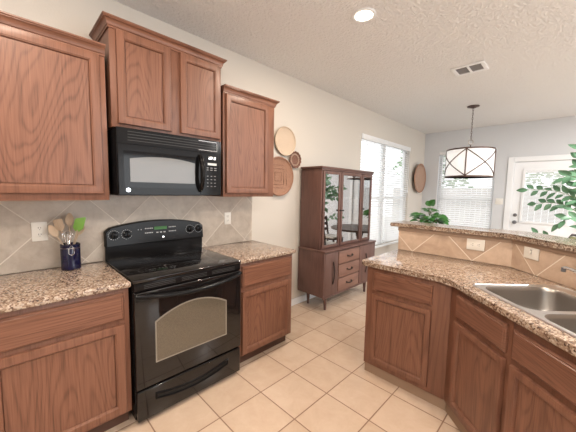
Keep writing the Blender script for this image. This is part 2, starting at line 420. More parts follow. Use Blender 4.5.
for nm, z in (('deadbolt', 1.08), ('door_knob', 0.945)):
    b = nb(); lathe(b, [(.001, 0), (.033, .002), (.033, .008), (.014, .014), (.013, .035), (.028, .045), (.030, .058), (.020, .07), (.001, .073)] if nm == 'door_knob' else [(.001, 0), (.031, .002), (.030, .012), (.020, .018), (.019, .028), (.001, .03)], (dx0 + .065, .03, z), 24, rx); struct(nm, b, M_grey, d, True)

# outside the windows
b = nb(); box(b, -14, 14, -6, 18, -0.35, -0.15); struct('ground', b, M_concrete)
M_fence = mat('pale_fence', (0.62, 0.58, 0.55), 0.8)
def fence(label, p0, p1, h):
    L = (Vector(p1) - Vector(p0)).length; a = math.atan2(p1[1] - p0[1], p1[0] - p0[0])
    e = thing('wooden_fence', label, 'fence', (p0[0], p0[1], -0.15), a)
    b = nb(); x = 0
    while x < L: box(b, x, x + .138, -.01, .01, 0.02, h, .003); x += .145
    obj('pickets', b, M_fence, e)
    b = nb()
    for z in (.3, h - .3): box(b, 0, L, .01, .05, z, z + .09)
    obj('fence_rails', b, M_fence, e)
fence('pale board fence seen through the back window and door blinds', (-2.5, 10.2), (7.5, 10.2), 1.8)
fence('pale board fence seen through the left window blinds', (-4.2, 10.0), (-4.2, -1.0), 1.8)
def foliage(b, c, rad, n, s):
    for i in range(n):
        v = Vector((random.gauss(0, 1), random.gauss(0, 1), random.gauss(0, 1))).normalized() * rad * random.uniform(.55, 1.0)
        v.z *= .85; p = Vector(c) + v
        q = Matrix.Rotation(random.uniform(0, 6.28), 3, 'Z') @ Matrix.Rotation(random.uniform(-1.2, 1.2), 3, 'X')
        k = s * random.uniform(.6, 1.3)
        vs_ = [b.verts.new(p + q @ Vector(t) * k) for t in ((-1, 0, 0), (0, -.5, .1), (1, 0, 0), (0, .5, .1))]
        b.faces.new(vs_)
def tree(label, x, y, h, rad):
    e = thing('garden_tree', label, 'tree', (x, y, -0.15), 0)
    b = nb(); tube(b, [(0, 0, 0), (.05, 0, h * .35), (0, .05, h * .75)], [.11, .08, .04], 8); obj('trunk', b, M_bark, e)
    b = nb(); foliage(b, (0, 0, h - rad), rad, 900, .12); obj('crown', b, M_tree, e, smooth=False)
tree('green leafy tree seen through the back window blind', -1.6, 12.0, 4.2, 1.6)
tree('green leafy tree seen through the top of the back door blind', 2.6, 12.2, 4.4, 1.7)
tree('green leafy tree seen through the left window blinds', -6.2, 7.4, 4.2, 1.7)

# half wall behind the peninsula, with its tile
WX0 = 1.262; WY = 2.17; AX = 4.30 - WY        # inner corner at (2.13, 2.17)
L45 = 1.45; k = L45 / R2
b = nb(); t = 0.115; tt = t * (R2 - 1)
prism(b, [(WX0, WY), (AX, WY), (AX + k, WY - k), (AX + k + t/R2, WY - k + t/R2), (AX + tt, WY + t), (WX0, WY + t)], 0, 1.128); wp = struct('wall_peninsula', b, M_endp)
b = nb(); box(b, WX0 + .002, AX + .004, WY - .010, WY - .0005, .915, 1.094); o = struct('tile_splash', b, M_bsp1, wp)
o = nb(); box(o, -.003, L45, -.010, -.0005, .915, 1.094); o = obj('tile_splash', o, M_bsp2, wp, smooth=False); o.location = (AX, WY, 0); o.rotation_euler = (0, 0, -PI/4)
b = nb(); box(b, WX0 - .004, AX + .006, WY - .018, WY - .0005, 1.095, 1.128, .003); obj('trim_board', b, M_endp, wp)
b = nb(); box(b, -.006, L45, -.018, -.0005, 1.095, 1.128, .003); o = obj('trim_board', b, M_endp, wp); o.location = (AX, WY, 0); o.rotation_euler = (0, 0, -PI/4)
# stove wall tile
b = nb(); box(b, -1.3, 1.366, -.010, -.0005, .915, 1.395); o = obj('tile_splash', b, M_splash, wl, smooth=False); o.rotation_euler = (0, 0, PI/2)

# ================================================================== CABINETS
def rect_ring(x0, x1, z0, z1, prof, yf, b, cap=True):
    rings = [[(x0 + i, yf + y, z0 + i), (x1 - i, yf + y, z0 + i), (x1 - i, yf + y, z1 - i), (x0 + i, yf + y, z1 - i)] for i, y in prof]
    loops(b, rings, True, cap)
def door(parent, x0, x1, z0, z1, yf, name='door', rail=.052):
    b = nb(); r = rail
    rect_ring(x0, x1, z0, z1, [(0, -.003), (0, -.017), (.002, -.021), (.006, -.0225), (r - .009, -.020), (r - .006, -.0165), (r - .003, -.0165), (r, -.012), (r + .001, -.003)], yf, b)
    o = obj(name, b, M_oakf, parent)
    b = nb(); box(b, x0 + r + .003, x1 - r - .003, yf - .0080, yf - .003, z0 + r + .003, z1 - r - .003); obj('panel', b, M_oakv, o, smooth=False)
    return o
def drawer(parent, x0, x1, z0, z1, yf):
    b = nb(); rect_ring(x0, x1, z0, z1, [(0, -.003), (0, -.013), (.005, -.018), (.011, -.0185), (.014, -.0225)], yf, b)
    return obj('drawer_front', b, M_oakh, parent)
def base_cab(label, loc, rz, W, D, doors, drawers, kick=.07, kmat=None, zb=.105, kx=(0, 0), x0=0, ztop=.876, rail=.052):
    """front frame at y=0 facing -y, carcass behind it"""
    e = thing('base_cabinet', label, 'cabinet', loc, rz)
    b = nb(); box(b, x0, W, .018, D, zb, ztop); obj('carcass', b, M_oakf, e, smooth=False)
    b = nb(); box(b, x0, W, 0, .018, zb, .876, .0015); obj('face_frame', b, M_oakf, e)
    b = nb(); box(b, x0 - kx[0], W + kx[1], kick, kick + .015, 0, zb); box(b, x0 + .005, W - .005, kick + .015, D, 0, .05); obj('toe_kick', b, kmat or M_kickd, e, smooth=False)
    for q in drawers: drawer(e, *q, 0)
    for q in doors: door(e, *q, 0, rail=rail)
    return e
# stove wall: local x runs along +Y, front faces +X
base_cab('oak base cabinet left of the black range', (.612, -1.30, 0), PI/2, 1.292, .612, [(.03, .66, .125, .665), (.700, 1.262, .125, .665)], [(.03, .66, .692, .850), (.700, 1.262, .692, .850)])
base_cab('oak base cabinet between the black range and the open doorway', (.612, .775, 0), PI/2, .597, .612, [(.022, .567, .12, .645)], [(.022, .567, .680, .852)])
# peninsula
FY = 1.505; FX = 3.413 - FY
base_cab('oak base cabinet at the free end of the peninsula', (1.312, FY, 0), 0, FX - 1.312, .59, [(.055, .488, .125, .668)], [(.055, .488, .700, .840)], .022, M_kick, .085, kx=(0, .008), rail=.042)
a0 = (FX - FY) / R2
c45 = lambda a: (( 3.413 + R2 * a) / 2, (3.413 - R2 * a) / 2, 0)
base_cab('narrow angled oak cabinet in the bend of the peninsula', c45(a0), -PI/4, .500, .56, [(.367 - a0, .765 - a0, .125, .668)], [(.367 - a0, .765 - a0, .700, .840)], .022, M_kick, .085, kx=(.008, .001), ztop=.735, rail=.042)
base_cab('oak sink cabinet under the steel sink', c45(a0 + .502), -PI/4, .92, .56, [(.806 - a0 - .502, .806 + .40 - a0 - .502, .125, .668), (.44, .86, .125, .668)], [(.806 - a0 - .502, .86, .700, .840)], .022, M_kick, .085, ztop=.735, rail=.042)

def crown(parent, x0, x1, z, prof, D, left=True, right=True):
    rings = []
    for o_, h in prof:
        l = x0 - (o_ if left else 0); r = x1 + (o_ if right else 0)
        rings.append([(l, D, z + h), (l, -o_, z + h), (r, -o_, z + h), (r, D, z + h)])
    b = nb(); loops(b, rings, True, True)
    return obj('crown_molding', b, M_oakfh, parent)
CP = [(-.002, 0), (.007, 0), (.007, .010), (.012, .013), (.013, .024), (.019, .036), (.028, .044), (.031, .045), (.031, .048), (.037, .052), (.037, .060), (0, .060)]
def wall_cab(label, y0, W, z0, z1, doors, xf=.333, cl=True, cr=True, ch=1.0):
    e = thing('wall_cabinet', label, 'cabinet', (xf, y0, z0), PI/2)
    b = nb(); box(b, 0, W, .018, xf, 0, z1 - z0); obj('carcass', b, M_oakf, e, smooth=False)
    b = nb(); box(b, 0, W, 0, .018, 0, z1 - z0, .0015); obj('face_frame', b, M_oakf, e)
    for q in doors: door(e, *q, 0)
    crown(e, 0, W, z1 - z0 - .012, [(a, h * ch) for a, h in CP], xf, cl, cr)
    return e
wall_cab('oak wall cabinet left of the microwave, above the utensil crock', -1.12, 1.098, 1.372, 2.254, [(.03, .530, .040, .872), (.560, 1.065, .040, .872)], cr=False)
wall_cab('tall-mounted double door oak cabinet above the microwave', 0.004, .783, 1.834, 2.436, [(.034, .370, .024, .590), (.440, .768, .024, .590)], xf=.335, ch=1.05)
wall_cab('oak wall cabinet right of the microwave, beside the wall baskets', .808, .566, 1.392, 2.252, [(.022, .492, .03, .842)], cl=False)

# ---- countertops
def counter(name, label, pts, z0=.878, z1=.914, bev=.010, cut=None):
    b = nb(); prism(b, pts, z0, z1)
    es = [e for e in b.edges if abs(e.verts[0].co.z - e.verts[1].co.z) < 1e-5]
    bmesh.ops.bevel(b, geom=es, offset=bev, segments=3, affect='EDGES', profile=0.5)
    o = obj(name, b, M_gran)
    if cut:
        c = obj('cut', cut, M_gran); md = o.modifiers.new('b', 'BOOLEAN'); md.object = c; md.operation = 'DIFFERENCE'; md.solver = 'EXACT'
        dg = bpy.context.evaluated_depsgraph_get(); dg.update()
        me = bpy.data.meshes.new_from_object(o.evaluated_get(dg)); o.modifiers.clear(); old = o.data; o.data = me
        bpy.data.meshes.remove(old); bpy.data.objects.remove(c)
        for p in me.polygons: p.use_smooth = True
        me.set_sharp_from_angle(angle=math.radians(35))
    return tag(o, label, 'countertop')
def arc(c, r, a0_, a1_, n=6): return [(c[0] + r * math.cos(math.radians(a0_ + (a1_ - a0_) * i / n)), c[1] + r * math.sin(math.radians(a0_ + (a1_ - a0_) * i / n))) for i in range(n + 1)]
counter('countertop', 'brown granite worktop left of the range, under the utensil crock', [(.001, -1.31), (.645, -1.31), (.645, -.003), (.001, -.003)])
counter('countertop', 'brown granite worktop between the range and the doorway', [(.001, .768), (.645, .768), (.645, 1.385), (.001, 1.385)])
# sink frame (45 deg): local x along the front, y towards the half wall, origin at the frame corner
SM = Matrix.Translation((FX, FY, 0)) @ Matrix.Rotation(-PI/4, 4, 'Z')
sx0, sx1, sy0, sy1 = .118, .958, .038, .562
cutb = nb(); box(cutb, sx0 + .03, sx1 - .03, sy0 + .03, sy1 - .03, .8, 1.0); cutb.transform(SM)
cs = 3.375; cy = 1.478; kk = 1.62
q0 = (cs + R2 * 1.70) / 2, (cs - R2 * 1.70) / 2; q1 = (4.298 + R2 * 1.46) / 2, (4.298 - R2 * 1.46) / 2
q0 = (cs + R2 * 1.46) / 2, (cs - R2 * 1.46) / 2
fc = (cs - cy, cy)
pts = arc((1.262 + .03, cy + .03), .03, 180, 270, 5) + [(fc[0] - .05, cy), (fc[0] - .015, cy - .006), (fc[0] + .035, cy - .041)] + [q0, q1, (4.298 - 2.168, 2.168), (1.262, 2.168)]
counter('countertop', 'brown granite peninsula worktop with the steel sink set in it', pts, cut=cutb)
t = .16
bx = 3.0
f0 = (WX0 - .075, 2.135); s0 = 4.30 - .05; dB = .275
fin = (s0 - 2.135, 2.135); e0 = ((s0 + R2 * 1.44) / 2, (s0 - R2 * 1.44) / 2); s1 = s0 + dB * R2; e1 = ((s1 + R2 * 1.44) / 2, (s1 - R2 * 1.44) / 2)
pts = [f0, fin, e0, e1, (s1 - 2.135 - dB, 2.135 + dB), (f0[0], 2.135 + dB)]
counter('bar_top', 'raised brown granite bar ledge along the top of the half wall', pts, 1.130, 1.166, .010)

# ---- sink
b = nb()
def rrect(x0, x1, y0, y1, r, z, n=6):
    out = []
    for cx_, cy_, a in ((x1 - r, y0 + r, -90), (x1 - r, y1 - r, 0), (x0 + r, y1 - r, 90), (x0 + r, y0 + r, 180)):
        out += [(x, y, z) for x, y in arc((cx_, cy_), r, a, a + 90, n)]
    return out
sk = thing('kitchen_sink', 'double bowl stainless steel sink set in the peninsula worktop', 'sink', (FX, FY, .914), -PI/4)
H = [(sx0 + .036, .498, sy0 + .030, sy1 - .080), (.530, sx1 - .036, sy0 + .030, sy1 - .080)]
def vloop(b, pts):
    v = [b.verts.new(p) for p in pts]; return v, [b.edges.new((v[i], v[(i + 1) % len(v)])) for i in range(len(v))]
zt = .007; zi = .004
vo, eo = vloop(b, rrect(sx0 + .010, sx1 - .010, sy0 + .010, sy1 - .010, .03, zi)); E_ = list(eo); hv = []
for h in H:
    v, e = vloop(b, rrect(*h, .075, zi)); E_ += e; hv.append(v)
bmesh.ops.triangle_fill(b, use_beauty=True, use_dissolve=False, edges=E_)
def ext(b, v, pts):
    n = [b.verts.new(p) for p in pts]
    for i in range(len(v)): b.faces.new((v[i], v[(i + 1) % len(v)], n[(i + 1) % len(v)], n[i]))
    return n
v = vo
for ins, z in ((.006, zt), (.003, zt), (0, .0008)): v = ext(b, v, rrect(sx0 + ins, sx1 - ins, sy0 + ins, sy1 - ins, .035 , z))
sk_rim = obj('sink_rim', b, mat('bright_steel_rim', (0.80, 0.80, 0.80), 0.32, 1.0), sk)
for h, nm in zip(H, ('left', 'right')):
    b = nb(); rings = [rrect(h[0] + i, h[1] - i, h[2] + i, h[3] - i, r, z) for i, r, z in ((0, .075, zi), (.004, .074, -.002), (.008, .072, -.02), (.016, .07, -.12), (.030, .07, -.150), (.055, .055, -.165), (.12, .02, -.170))]
    loops(b, rings, False, True); o = obj('bowl', b, M_bowl, sk)
    b = nb(); lathe(b, [(.001, -.1695), (.04, -.1675), (.042, -.168), (.044, -.170)], ((h[0] + h[1]) / 2, (h[2] + h[3]) / 2, 0), 20); obj('drain', b, M_chrome, sk)
fa = thing('kitchen_faucet', 'chrome faucet with spout swung over the left sink bowl', 'faucet', (SM @ Vector((.515, sy1 - .045, .9185))), -PI/4)
b = nb(); box(b, -.09, .09, -.025, .025, 0, .012, .005); obj('base_plate', b, M_chrome, fa)
b = nb(); lathe(b, [(.024, .012), (.022, .05), (.020, .075), (.012, .085), (.001, .086)], (0, 0, 0), 20); obj('faucet_body', b, M_chrome, fa)
b = nb(); tube(b, [(-.005, 0, .060), (-.06, -.004, .085), (-.14, -.010, .103), (-.265, -.012, .130), (-.300, -.012, .132), (-.314, -.012, .127)], [.012, .011, .0095, .009, .009, .009], 12); obj('spout', b, M_chrome, fa)
b = nb(); tube(b, [(-.314, -.012, .130), (-.315, -.012, .106)], .0115, 14); obj('aerator', b, M_grey, fa)
b = nb(); tube(b, [(0, 0, .085), (.02, -.02, .10), (.05, -.055, .125)], [.008, .006, .005], 8); obj('lever_handle', b, M_chrome, fa)

# ================================================================== RANGE (local x along wall, front at -y)
rg = thing('range', 'black glass-top electric range with oven between the oak cabinets', 'range', (0, .004, 0), PI/2)
W = .758
b = nb(); box(b, .003, W - .003, -.622, -.03, .03, .893, .002); obj('range_body', b, M_black, rg)
for x in (.05, W - .05):
    for y in (-.58, -.08): b = nb(); lathe(b, [(.018, 0), (.018, .032)], (x, y, 0), 12); obj('levelling_foot', b, M_black, rg)
b = nb(); box(b, 0, W, -.660, -.03, .893, .917, .006, 3); ct = obj('cooktop', b, M_bgloss, rg)
for cx_, cy_, r in ((.20, -.48, .115), (.56, -.48, .085), (.20, -.20, .08), (.56, -.20, .115)):
    b = nb()
    for rr in (r, r * .62):
        ring = [(cx_ + rr * math.cos(2*PI*i/48), cy_ + rr * math.sin(2*PI*i/48)) for i in range(48)]
        R_ = loops(b, [[(x, y, .9172) for x, y in ring], [(cx_ + (x - cx_) * (1 - .003/rr), cy_ + (y - cy_) * (1 - .003/rr), .9174) for x, y in ring], [(cx_ + (x - cx_) * (1 - .006/rr), cy_ + (y - cy_) * (1 - .006/rr), .9172) for x, y in ring]], False, False)
    obj('burner_mark', b, M_ring, ct)
b = nb()
for x in (.22, .50): box(b, x, x + .055, -.145, -.130, .9172, .9185, .0005)
box(b, .60, .70, -.635, -.625, .9172, .9176); obj('cooktop_lettering', b, M_ring, ct)
# backguard
b = nb(); loops(b, [[(.0, -.03, .915), (W - .002, -.03, .915), (W - .002, -.055, .915), (.0, -.055, .915)], [(.0, -.03, 1.04), (W - .002, -.03, 1.04), (W - .002, -.058, 1.04), (.0, -.058, 1.04)]]); bgd = obj('backguard', b, M_black, rg)
def topz(x):
    u = (x - W/2) / (W/2); return 1.148 + .050 * (1 - u*u) ** .9 if abs(u) < 1 else 1.148
xs = [W * i / 24 for i in range(25)]
def zlow(x): u = (x - W/2) / (W/2); return 1.020 + 0.004 * (1 - u*u)
front = [(x, zlow(x)) for x in xs] + [(x, topz(x) - (.02 if x in (xs[0], xs[-1]) else 0)) for x in reversed(xs)]
b = nb()
def yof(z, base): return base + (z - 1.02) * .10
rr_ = []
for ins, yb_ in ((0, -.012), (0, -.074), (.005, -.082)):
    ring = []
    for x, z in front:
        cx_, cz_ = W/2, 1.10
        x2 = cx_ + (x - cx_) * (1 - ins * 2.6); z2 = cz_ + (z - cz_) * (1 - ins * 12)
        ring.append((x2, yof(z2, yb_) if yb_ < -.05 else yb_, z2))
    rr_.append(ring)
loops(b, rr_); cp = obj('control_panel', b, M_black, rg)
def on_panel(z, d=0.0): return yof(z, -.082) - d
tiltm = Matrix.Rotation(PI/2 - .10, 4, 'X')
for x in (.052, .136, .632, .712):
    z = 1.105; b = nb(); r = .026
    lathe(b, [(r, 0), (r, .006), (.019, .009), (.018, .020), (.001, .022)], (x, on_panel(z), z), 24, tiltm)
    kn = obj('control_knob', b, M_mwblack, cp)
    b = nb(); box(b, x - .004, x + .004, on_panel(z, .030), on_panel(z, .018), z - .020, z + .020, .002); obj('knob_grip', b, M_mwblack, kn)
    b = nb()
    for i in range(14):
        a = math.radians(-60 + 300 * i / 13); px, pz = x + .036 * math.sin(a + PI + 1.05 - 1.05), z + .034 * math.cos(a + PI)
        box(b, px - .002, px + .002, on_panel(pz, .0012), on_panel(pz, -.001), pz - .002, pz + .002)
    obj('knob_dial_marks', b, M_mark, cp)
b = nb(); box(b, .335, .435, on_panel(1.135, .0015), on_panel(1.135, -.002), 1.122, 1.146); obj('clock_display', b, M_lcd, cp)
b = nb()
for i in range(5):
    for j in range(2): box(b, .265 + i*.0125, .273 + i*.0125, on_panel(1.1 + j*.03, .0012), on_panel(1.1, -.001), 1.098 + j*.035, 1.106 + j*.035)
    for j in range(2): box(b, .450 + i*.0125, .458 + i*.0125, on_panel(1.1 + j*.03, .0012), on_panel(1.1, -.001), 1.098 + j*.035, 1.106 + j*.035)
for i in range(3): box(b, .35 + i*.028, .366 + i*.028, on_panel(1.1, .0012), on_panel(1.1, -.001), 1.096, 1.104)
for x in (.215, .235): box(b, x, x + .006, on_panel(1.13, .0012), on_panel(1.13, -.001), 1.128, 1.134)
obj('panel_markings', b, M_mark, cp)
b = nb(); r = .014
b2 = nb(); lathe(b2, [(.001, 0), (.009, .0005), (.009, .0022), (.001, .0026)], (.402, on_panel(1.058), 1.058), 20, tiltm); obj('round_emblem', b2, M_chrome, cp)
b.free()
# vent strip under the cooktop
b = nb(); box(b, .006, W - .006, -.655, -.62, .842, .892, .002); vs_ = obj('vent_strip', b, M_black, rg)
b = nb()
for x0_, x1_ in ((.06, .25), (.29, .47), (.51, .70)):
    for z in (.858, .868, .878): box(b, x0_, x1_, -.6565, -.654, z - .003, z + .001)
obj('vent_slots', b, M_ring, vs_)
# oven door
b = nb(); box(b, .004, W - .004, -.662, -.623, .238, .838, .006, 3); od = obj('oven_door', b, M_bgloss, rg)
def wz(x): u = (x - .370) / .255; return .640 + .075 * (1 - u*u)
xs = [.115 + .510 * i / 20 for i in range(21)]
def win(ins, y):
    x_ = [(.115 + ins) + (.510 - 2 * ins) * i / 20 for i in range(21)]
    return [(x, y, .375 + ins) for x in x_] + [(x, y, wz(.115 + .510 * i / 20) - ins) for i, x in reversed(list(enumerate(x_)))]
M_ovwin = mat('oven_window_glass', (0.20, 0.165, 0.12), 0.07, spec=0.7, coat=0.5, coat_r=.03)
n = N(M_ovwin); tc = n.obj(); ck = n.n('ShaderNodeTexVoronoi'); n.l(n.mapv(tc, (1, 1, 1)), ck.inputs[0]); ck.inputs['Scale'].default_value = 240
n.col(n.ramp(ck.outputs['Distance'], [(0.15, (0.070, 0.058, 0.042)), (0.6, (0.125, 0.105, 0.078))]))
b = nb(); loops(b, [win(0.008, -.6615), win(.008, -.6632), win(.012, -.6634)]); obj('oven_window', b, M_ovwin, od)
b = nb(); loops(b, [win(0, -.6615), win(0, -.6638), win(.008, -.6638), win(.008, -.6615)], False, False); obj('window_border', b, M_steel if False else mat('window_border', (.22, .20, .17), .3), od)
hp = []
for i in range(25):
    u = i / 24; x = .012 + (W - .024) * u; s = math.sin(PI * u)
    hp.append((x, -.668 - .050 * s ** .6, .822 - .030 * s))
b = nb(); tube(b, hp, [.012] + [.014] * 23 + [.012], 12); obj('door_handle', b, M_mwblack, od)
# drawer
b = nb(); box(b, .006, W - .006, -.658, -.623, .030, .222, .008, 3); dr = obj('storage_drawer', b, M_bgloss, rg)
def drp(x): u = (x - .375) / .265; return .158 - .040 * (1 - u*u)
up = [(.115 + .52 * i / 24) for i in range(25)]
cl = [(x, -.661, drp(x) + .017) for x in up] + [(x, -.661, drp(x) - .016) for x in reversed(up)]
b = nb(); tube(b, cl, .007, 8, True); obj('drawer_pull_rim', b, M_mwblack, dr)
b = nb(); loops(b, [[(p[0], -.6575, p[2]) for p in cl], [(p[0], -.6592, p[2]) for p in cl]]); obj('drawer_pull_recess', b, M_slot, dr)

# ================================================================== MICROWAVE
mw = thing('microwave', 'black over-the-range microwave hung under the oak cabinet', 'microwave', (.0, .012, 1.402), PI/2)
W = .738; Hm = .425
b = nb(); box(b, 0, W, -.385, -.006, 0, Hm, .002); obj('microwave_body', b, M_mwblack, mw)
def bow(x): u = (x - W/2) / (W/2); return -.398 - .014 * (1 - u*u)
def bowed(b, x0, x1, z0, z1, th, off=0, n_=12, arch=None):
    fr = []; 
    xs_ = [x0 + (x1 - x0) * i / n_ for i in range(n_ + 1)]
    R_ = []
    for x in xs_:
        y = bow(x) - off; zz = z1 + (arch(x) if arch else 0)
        R_.append([(x, y, z0), (x, y, zz), (x, y + th, zz), (x, y + th, z0)])
    loops(b, R_)
b = nb(); bowed(b, 0, W, .328, Hm, .02); tg = obj('top_grille', b, M_mwblack, mw)
b = nb()
for k_ in range(4): bowed(b, .06, W - .05, .348 + k_ * .018, .352 + k_ * .018, .003, .001)
obj('grille_slots', b, M_ring, tg)
b = nb()
box(b, W - .20, W - .045, bow(W - .1) - .006, bow(W - .1) + .006, .410, .413); box(b, W - .048, W - .045, bow(W - .1) - .006, bow(W - .1) + .006, .345, .413); box(b, W - .20, W - .045, bow(W - .1) - .006, bow(W-.1) + .006, .343, .346)
obj('chrome_trim', b, M_chrome, tg)
b = nb(); bowed(b, .004, .548, .006, .324, .02, .004); md_ = obj('microwave_door', b, M_mwblack, mw)
ar = lambda x: .024 * (1 - ((x - .29) / .225) ** 2)
b = nb(); bowed(b, .034, .530, .052, .285, .003, .0046); obj('door_glass', b, mat('microwave_door_glass', (.006, .006, .007), .06, spec=.2), md_)
M_mwwin = mat('microwave_window', (0.13, 0.125, 0.12), 0.10, spec=0.5)
b = nb(); bowed(b, .068, .505, .088, .235, .003, .0052, 16, ar); obj('microwave_window', b, M_mwwin, md_)
b = nb(); lathe(b, [(.001, 0), (.013, .0005), (.013, .002), (.001, .0025)], (.055, bow(.055) - .004, .036), 24, Matrix.Rotation(PI/2, 4, 'X')); bd = obj('round_badge', b, M_chrome, md_)
b = text_bm('GE', .015, .0004); b.transform(Matrix.Translation((.055, bow(.055) - .0068, .036)) @ Matrix.Rotation(PI/2, 4, 'X')); obj('badge_lettering', b, M_slot, bd)
b = nb(); bowed(b, .552, W - .004, .006, .324, .02, .002); cpn = obj('keypad_panel', b, M_mwblack, mw)
hp = [(.545, bow(.54) - .006, .300)] + [(.545, bow(.54) - .012 - .038 * math.sin(PI * i / 12) ** .7, .300 - .262 * i / 12) for i in range(1, 12)] + [(.545, bow(.54) - .006, .038)]
b = nb(); tube(b, hp, [.014] + [.016] * 11 + [.014], 12); obj('handle', b, M_black, md_)
b = nb(); yk = bow(.65) - .004
box(b, .612, .690, yk, yk + .004, .235, .252); obj('clock_display', b, M_mark, cpn)
b = nb()
for i in range(3):
    for j in range(2): box(b, .600 + i*.035, .620 + i*.035, yk - .0004, yk + .004, .195 + j*.016, .201 + j*.016)
for i in range(3):
    for j in range(4): box(b, .606 + i*.032, .618 + i*.032, yk - .0004, yk + .004, .070 + j*.026, .075 + j*.026)
obj('keypad_markings', b, mat('keypad_grey', (.22, .22, .23), .4), cpn)
b = nb(); box(b, .620, .655, yk - .001, yk + .004, .276, .302, .002); box(b, .664, .684, yk - .001, yk + .004, .276, .302, .002); obj('foil_label', b, M_chrome, cpn)

# ================================================================== OUTLETS AND SWITCHES
def plate(name, label, cat, loc, rz, w_, h_, kind):
    e = thing(name, label, cat, loc, rz)
    b = nb(); box(b, -w_/2, w_/2, -.006, 0, -h_/2, h_/2, .0025); obj('cover_plate', b, M_plate, e)
    if kind == 'v': cs_ = [(0, -.021), (0, .021)]
    elif kind == 'h': cs_ = [(-.022, 0), (.022, 0)]
    else: cs_ = []
    for cx_, cz_ in cs_:
        b = nb(); lathe(b, [(.001, 0), (.0165, 0), (.016, .0025), (.001, .0026)], (cx_, -.0055, cz_), 20, Matrix.Rotation(PI/2, 4, 'X')); s_ = obj('socket', b, M_plate, e)
        b = nb()
        for d_ in (-.006, .006):
            if kind == 'v': box(b, cx_ + d_ - .0015, cx_ + d_ + .0015, -.0086, -.0078, cz_ - .001, cz_ + .008)
            else: box(b, cx_ - .001, cx_ + .008, -.0086, -.0078, cz_ + d_ - .0015, cz_ + d_ + .0015)
        if kind == 'v': box(b, cx_ - .002, cx_ + .002, -.0086, -.0078, cz_ - .010, cz_ - .006)
        else: box(b, cx_ - .010, cx_ - .006, -.0086, -.0078, cz_ - .002, cz_ + .002)
        obj('socket_slots', b, M_almond, s_)
    if kind == 's':
        b = nb(); box(b, -.005, .005, -.016, -.005, -.012, .006, .001); obj('toggle', b, M_plate, e)
        b = nb(); box(b, -.008, .008, -.0066, -.0055, -.016, .016); obj('toggle_slot', b, mat('toggle_recess', (.45, .42, .38), .5), e)
    if kind == '2':
        for x in (-.024, .024):
            b = nb(); box(b, x - .008, x + .008, -.0065, -.005, -.016, .016); tg_ = obj('toggle_slot', b, M_plate, e)
            b = nb(); box(b, x - .005, x + .005, -.014, -.005, -.004, .010, .001); obj('toggle', b, M_plate, e)
    return e
plate('wall_outlet', 'white outlet on the tile left of the utensil crock', 'outlet', (.0105, -.345, 1.162), PI/2, .078, .122, 'v')
plate('wall_outlet', 'white outlet on the tile right of the range, over the small worktop', 'outlet', (.0105, 1.060, 1.168), PI/2, .074, .118, 'v')
plate('wall_outlet', 'sideways white outlet on the straight tile under the bar ledge', 'outlet', (1.893, WY - .0105, 1.049), 0, .122, .088, 'h')
plate('wall_switch', 'square white switch plate on the angled tile left of the faucet', 'switch', (AX + .172/R2 - .0075, WY - .172/R2 - .0075, 1.066), -PI/4, .118, .100, 's')
plate('wall_switch', 'white double switch on the grey back wall left of the glass door', 'switch', (1.433, YB - .0005, 1.325), 0, .118, .115, '2')

# ================================================================== CROCK AND UTENSILS
cx, cy_, cz = .115, -.205, .9145
cr = thing('utensil_crock', 'navy blue glazed crock with a wire clasp on the left worktop', 'crock', (cx, cy_, cz))
b = nb(); lathe(b, [(.001, 0), (.046, 0), (.050, .004), (.0505, .125), (.049, .132), (.051, .138), (.051, .148), (.047, .150), (.044, .146), (.044, .012), (.001, .010)], (0, 0, 0), 36); obj('pot', b, M_navy, cr)
b = nb(); tube(b, [(.0525 * math.cos(2*PI*i/28), .0525 * math.sin(2*PI*i/28), .128) for i in range(28)], .0018, 6, True); obj('wire_band', b, M_chrome, cr)
ang = math.atan2(-.3, 1) + .25; ux, uy = math.cos(ang), math.sin(ang)
b = nb()
P_ = lambda r, s, z: (ux * r - uy * s, uy * r + ux * s, z)
tube(b, [P_(.052, -.012, .128), P_(.058, -.014, .10), P_(.058, 0, .088), P_(.058, .014, .10), P_(.052, .012, .128), P_(.056, .0, .146)], .002, 6, True); obj('wire_clasp', b, M_chrome, cr)
cr.scale = (1.06, 1.06, 1.12)
def utensil(name, label, cat, foot, top, head, m, mh=None):
    foot = Vector(foot); top = Vector(top); d_ = (top - foot); L = d_.length
    z = d_.normalized(); x = Vector((-.62, -.0, 0)).cross(z); x = Vector((.3, 1, 0)); x = (x - z * x.dot(z)).normalized(); y = z.cross(x)
    Mx = Matrix((x, y, z)).transposed().to_4x4(); Mx.translation = Vector((cx, cy_, cz)) + foot
    e = thing(name, label, cat); e.matrix_world = Mx
    b = nb(); tube(b, [(0, 0, 0), (0, 0, L * .5), (0, 0, L)], [.005, .0045, .005], 8); obj('handle', b, m, e)
    b = nb(); head(b, L); obj('head', b, mh or m, e)
    return e
def spoon(b, L):
    rings = []
    for i in range(13):
        t = i / 12; wx = .022 * math.sin(PI * min(1, t * .96 + .03)) ** .6 + .001; z = L - .01 + .085 * t; dp = .008 * math.sin(PI * t)
        rings.append([(wx * math.cos(a), .004 * math.sin(a) + dp * (1 - math.cos(a) ** 2), z) for a in [2*PI*k_/16 for k_ in range(16)]])
    loops(b, rings)
def spat(w0, w1, h, tilt=0.0):
    def f(b, L):
        z = L - .01
        pts_ = [(-w0, z), (w0, z), (w1, z + h * .25), (w1, z + h * .92 + tilt), (w1 * .8, z + h + tilt), (-w1 * .85, z + h - tilt), (-w1, z + h * .9 - tilt), (-w1, z + h * .25)]
        prism(b, pts_, -.003, .003, 'xz', .0015)
    return f
utensil('spatula', 'pale wooden turner leaning left in the navy crock', 'utensil', (-.010, .020, .016), (-.012, -.042, .262), spat(.008, .024, .080), M_lwood)
